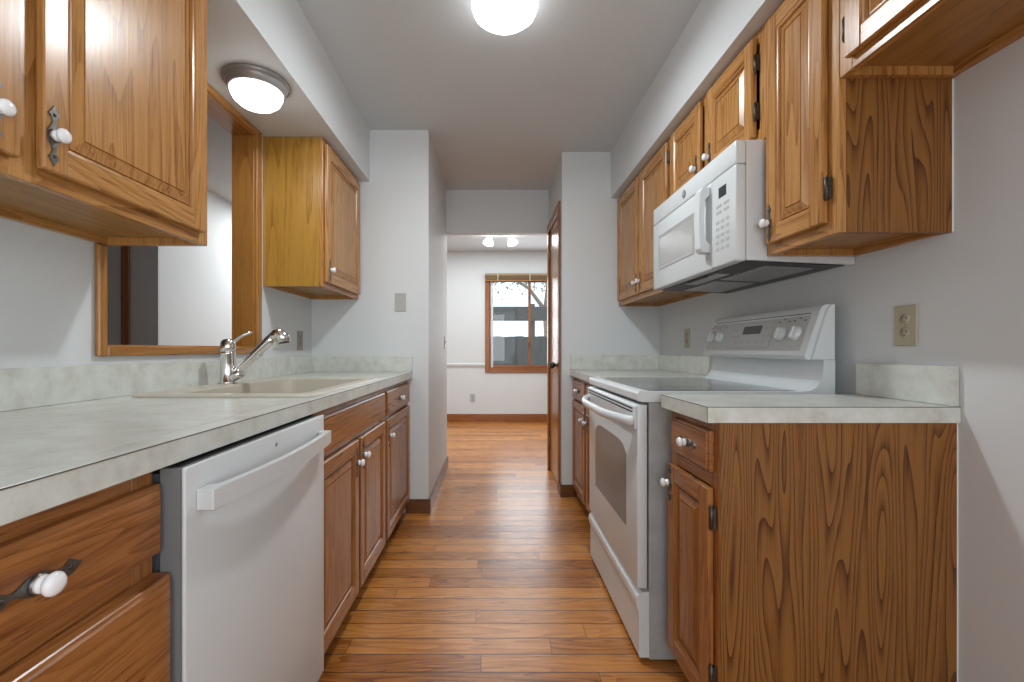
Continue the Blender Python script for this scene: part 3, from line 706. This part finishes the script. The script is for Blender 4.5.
mb = MB(); cpanel(mb, 1.815, 1.945, .54, .76, .0028, .0036, darkp); mb.build('display', bgd)
mb = MB()
for y in (1.755, 1.785, 1.965, 1.992, 2.019):
    for v in (.48, .68): mb = MB(); cpanel(mb, y-.008, y+.008, v-.03, v+.03, .0028, .0034, greyp); mb.build('key_button', bgd)
for k in range(5): mb = MB(); cpanel(mb, 1.78+.05*k-.008, 1.78+.05*k+.008, .30, .36, .0028, .0034, greyp); mb.build('key_button', bgd)
for y in (1.600, 1.685, 2.130, 2.212):
    k = MB(); c_ = cp(.50, y, .0012); 
    k.lathe(c_, sn, [(.028, 0), (.028, .002), (.0255, .003), (.0245, .013), (.022, .015), (0, .015)], whitep, 24)
    L0 = [Vector(cp(.50, y, .0012))+sd*a+Vector((0, b, 0))+sn*.015 for a, b in ((-.02, -.004), (.02, -.004), (.02, .004), (-.02, .004))]
    k.loops([L0, [p+sn*.006 for p in L0]], whitep); k.build('control_knob', bgd)
for y in (1.600, 1.685, 2.130, 2.212):
    for dy, v in ((-.028, .80), (0, .86), (.028, .80), (-.03, .22), (0, .16), (.03, .22)):
        mb = MB(); cpanel(mb, y+dy-.006, y+dy+.006, v-.012, v+.012, .0012, .0016, darkp if v > .5 else greyp); mb.build('dial_mark', bgd)

# ------------------------------------------------------------------ microwave
M0, M1, MZ0, MZ1, MX = 1.480, 2.240, 1.347, 1.744, .798
mw = thing('microwave_oven', 'white over-the-range microwave oven mounted below short oak cabinet', 'microwave', (.99, 1.86, MZ0))
mb = MB(); mb.prism([(MX+.036, MZ0+.002), (XR-.002, MZ0-.014), (XR-.002, MZ1), (MX+.036, MZ1)], 'y', M0, M1, whitep, .0015); body = mb.build('oven_body', mw)
ys = 1.644; zg = 1.667
mb = MB(); mb.box((MX, M0, zg), (MX+.035, M1, MZ1), white, .005, 2); top = mb.build('top_grille', mw)
mb = MB(); mb.box((MX, ys+.001, MZ0), (MX+.035, M1, zg-.0025), white, .005, 2); dr_ = mb.build('door', mw)
mb = MB(); mb.box((MX, M0, MZ0), (MX+.035, ys-.0015, zg-.0025), white, .005, 2); ctl = mb.build('control_panel', mw)
mb = MB(); ww = (1.785, 2.162, 1.436, 1.594)
Rw = lambda i, w_: [(MX-w_, y, z) for y, z in ((ww[0]+i, ww[2]+i), (ww[1]-i, ww[2]+i), (ww[1]-i, ww[3]-i), (ww[0]+i, ww[3]-i))]
mwp = plain('microwave_window', (0.44, 0.44, 0.435), 0.22, var=.02)
mb.loops([Rw(-.004, .0002), Rw(-.002, .0020), Rw(.004, .0020), Rw(.014, .0004)], greyp, cap1=False); mb.build('window_frame', dr_)
mb = MB(); mb.loops([Rw(.012, .0003), Rw(.0125, .0007)], mwp, cap0=True); mb.build('door_window', dr_)
mb = MB(); hy0, hy1 = 1.650, 1.692
pr = [(MX-.001, 1.652), (MX-.030, 1.650), (MX-.040, 1.634), (MX-.042, 1.56), (MX-.042, 1.50), (MX-.040, 1.425), (MX-.030, 1.410), (MX-.001, 1.408), (MX-.001, 1.440), (MX-.022, 1.452), (MX-.024, 1.50), (MX-.024, 1.56), (MX-.022, 1.606), (MX-.001, 1.620)]
mb.prism(pr, 'y', hy0, hy1, whitep, .003); mb.build('handle', dr_)
mb = MB(); mb.box((MX-.006, 1.648, 1.368), (MX+.001, 1.662, 1.404), greyp, .001); mb.build('grey_block', ctl)  # small grey block below the handle
mb = MB(); mb.box((MX-.0012, 1.540, 1.585), (MX+.001, 1.590, 1.622), darkp, .0004); mb.build('display', ctl)
mb = MB()
for i in range(3):
    for j in range(5): mb = MB(); mb.box((MX-.001, 1.520+.034*i, 1.402+.0235*j), (MX+.001, 1.541+.034*i, 1.413+.0235*j), ltgrey, .0003); mb.build('key_button', ctl)
for i in range(2):
    for j in range(2): mb = MB(); mb.box((MX-.001, 1.520+.05*i, 1.531+.022*j), (MX+.001, 1.556+.05*i, 1.541+.022*j), ltgrey, .0003); mb.build('key_button', ctl)
# round monogram emblem on the grille
ey, ez = 1.880, 1.702
mb = MB(); mb.lathe((MX, ey, ez), (-1, 0, 0), [(.017, 0), (.017, .0012), (0, .0012)], plain('emblem_grey', (.10,.10,.105), .4), 28)
mb.loops([[(MX-.0016, ey+q*math.cos(2*PI*k/28), ez+q*math.sin(2*PI*k/28)) for k in range(28)] for q in (.0118, .0132)], whitep, cap1=False)
def squig(pts_): mb.tube([(MX-.0015, ey-a, ez+b) for a, b in pts_], .0009, whitep, 6)
squig([(.000, .005), (-.003, .0065), (-.006, .004), (-.0065, -.001), (-.004, -.005), (-.001, -.003), (-.001, .000), (-.003, .0005)])
squig([(.007, .005), (.004, .0062), (.002, .003), (.004, .0005), (.002, -.003), (.004, -.0055), (.007, -.004)])
mb.build('emblem', top)
# underside: grease filters, lamp lens
def zu(x): return MZ0+.002-.016*(x-MX-.036)/(XR-.002-MX-.036)
def under(name, xa, xb, ya, yb, d0, d1, m, par):
    mb = MB(); mb.prism([(xa, zu(xa)-d0), (xb, zu(xb)-d0), (xb, zu(xb)-d1), (xa, zu(xa)-d1)], 'y', ya, yb, m, .0008); return mb.build(name, par)
un = under('underside_panel', MX+.040, XR-.03, M0+.010, M1-.006, .0005, .004, darkp, mw)
for ya, yb in ((M0+.06, 1.84), (1.88, M1-.06)):
    under('grease_filter', MX+.13, MX+.30, ya, yb, .0042, .008, midgrey, un)
under('lamp_lens', MX+.055, MX+.105, 1.72, 2.0, .0042, .007, greyp, un)
under('vent_louver', MX+.041, MX+.052, M0+.3, M0+.46, .0042, .010, darkp, un)

# ------------------------------------------------------------------ lamps
lampglow = emit('lamp_glow', (.96, 0.985, 1.0), LAMP)   # frosted bowl: brighter towards its bottom than at its rim
_nt = lampglow.node_tree; _g = N(_nt, 'ShaderNodeNewGeometry'); _s = N(_nt, 'ShaderNodeSeparateXYZ'); _nt.links.new(_g.outputs['True Normal'], _s.inputs[0])
_d = math_(_nt, 'POWER', math_(_nt, 'MAXIMUM', math_(_nt, 'MULTIPLY', _s.outputs[2], -1.0), 0.0), 1.5)
_nt.links.new(math_(_nt, 'ADD', 2.6, math_(_nt, 'MULTIPLY', _d, LAMP)), _nt.nodes['Principled BSDF'].inputs['Emission Strength'])
sofglow = emit('soffit_lamp_glow', (.96, 0.985, 1.0), SOFF)
t = thing('ceiling_light', 'round frosted white dome light on the main kitchen ceiling', 'ceiling light', (.048, 1.818, CEIL), 'ceiling lights')
mb = MB(); mb.lathe((.048, 1.818, CEIL-.0005), (0, 0, -1), [(.112, 0), (.112, .012), (.100, .014)], white, 40); mb.build('lamp_base', t)
mb = MB(); mb.lathe((.048, 1.818, CEIL), (0, 0, -1), [(.124, .010), (.132, .018), (.1335, .028), (.125, .050), (.101, .070), (.068, .083), (.034, .088), (0, .089)], lampglow, 48); mb.build('glass_dome', t)
rimgrey = plain('satin_grey_rim', (0.36, 0.36, 0.36), 0.35, metal=0.35)
lx, ly = -.955, 1.82
t = thing('ceiling_light', 'round nickel-rimmed dome light under the left soffit above the sink', 'ceiling light', (lx, ly, SOF), 'ceiling lights')
mb = MB(); mb.lathe((lx, ly, SOF-.0005), (0, 0, -1), [(.124, 0), (.124, .009), (.119, .014), (.115, .015), (.113, .020), (.105, .040), (.100, .042)], rimgrey, 48); mb.build('rim', t)
mb = MB(); mb.lathe((lx, ly, SOF), (0, 0, -1), [(.098, .041), (.097, .052), (.087, .074), (.066, .092), (.035, .102), (0, .104)], sofglow, 48); mb.build('glass_dome', t)
shade = emit('shade_glow', (1, .98, .95), 5.0)
t = thing('ceiling_light', 'two-shade bright spotlight fixture on dining room ceiling beyond the passage', 'ceiling light', (.10, 5.5, CEIL), 'ceiling lights')
mb = MB(); mb.lathe((.10, 5.5, CEIL-.0005), (0, 0, -1), [(.06, 0), (.06, .015), (.04, .02)], white, 24); mb.tube([(-.06, 5.5, CEIL-.03), (.24, 5.5, CEIL-.03)], .009, white, 10); mb.build('bar', t)
for x, dx in ((-.035, -.25), (.215, .3)):
    mb = MB(); mb.lathe((x, 5.5, CEIL-.032), (dx, -.1, -1), [(.018, 0), (.022, .015), (.045, .05), (.062, .085), (.066, .10), (.05, .112), (0, .116)], shade, 14); mb.build('lamp_shade', t)

# ------------------------------------------------------------------ outlets and switches
def plate(name, label, cat, normal, c, m, kind, wd=.072, ht=.117):
    """normal: '+x','-x','-y'; c = centre on the wall"""
    o = thing(name, label, cat, c, 'wall outlets' if kind == 'outlet' else 'light switches')
    n = {'+x': Vector((1, 0, 0)), '-x': Vector((-1, 0, 0)), '-y': Vector((0, -1, 0))}[normal]
    u = Vector((0, 1, 0)) if 'x' in normal else Vector((1, 0, 0)); C = Vector(c)
    def bx(mb, u0, u1, z0, z1, n0, n1, mm, bev=0):
        a = C+u*u0+Vector((0, 0, z0))+n*n0; b = C+u*u1+Vector((0, 0, z1))+n*n1; mb.box(a, b, mm, bev)
    mb = MB(); bx(mb, -wd/2, wd/2, -ht/2, ht/2, .0005, .006, m, .002); mb.build('cover_plate', o)
    if kind == 'outlet':
        for s_ in (-1, 1):
            mb = MB(); z = s_*.0195
            mb.lathe(C+Vector((0, 0, z))+n*.006, n, [(.0165, 0), (.0160, .0015), (0, .0016)], m, 20)
            r_ = mb.build('receptacle', o)
            mb = MB(); bx(mb, -.0075, -.005, z-.001, z+.008, .0072, .0081, darkp); bx(mb, .005, .0075, z-.001, z+.008, .0072, .0081, darkp)
            bx(mb, -.002, .002, z-.010, z-.006, .0072, .0081, darkp); mb.build('slot', r_)
        mb = MB(); mb.lathe(C+n*.006, n, [(.003, 0), (.002, .001), (0, .0012)], nickel, 10); mb.build('screw', o)
    else:
        mb = MB(); bx(mb, -.005, .005, -.012, .012, .006, .008, m, .001); bx(mb, -.0035, .0035, 0, .010, .008, .016, m, .001); mb.build('toggle', o)
        mb = MB()
        for s_ in (-1, 1): mb.lathe(C+Vector((0, 0, s_*.03))+n*.006, n, [(.003, 0), (.002, .001), (0, .0012)], nickel, 10)
        mb.build('screw', o)
    return o
plate('wall_outlet', 'ivory duplex outlet on right wall above the short foreground counter', 'outlet', '-x', (XR, 1.297, 1.122), ivory, 'outlet')
plate('wall_outlet', 'small ivory outlet on right wall left of the range console', 'outlet', '-x', (XR, 2.76, 1.120), ivory, 'outlet')
plate('wall_outlet', 'tan outlet on left wall under the yellowish wall cabinet near corner', 'outlet', '+x', (XL, 2.72, 1.105), tanp, 'outlet')
plate('wall_outlet', 'ivory outlet on left wall partly behind the faucet spray head', 'outlet', '+x', (XL, 2.42, 1.113), plain('pale_plate', (.6, .58, .52), .4), 'outlet')
plate('light_switch', 'grey light switch on the white wall end left of the passage', 'switch', '-y', ((400.5-VX)*YL/F, YL, 1.055+(349-302.3)*YL/F), plain('grey_plate', (.42, .41, .38), .4), 'switch')
plate('light_switch', 'light switch seen edge-on along left passage wall', 'switch', '+x', (HL, 3.86, 1.11), greyp, 'switch')
plate('wall_outlet', 'small grey outlet low on the far dining wall left of window', 'outlet', '-y', ((472.5-VX)*YFAR/F, YFAR, .345), greyp, 'outlet')
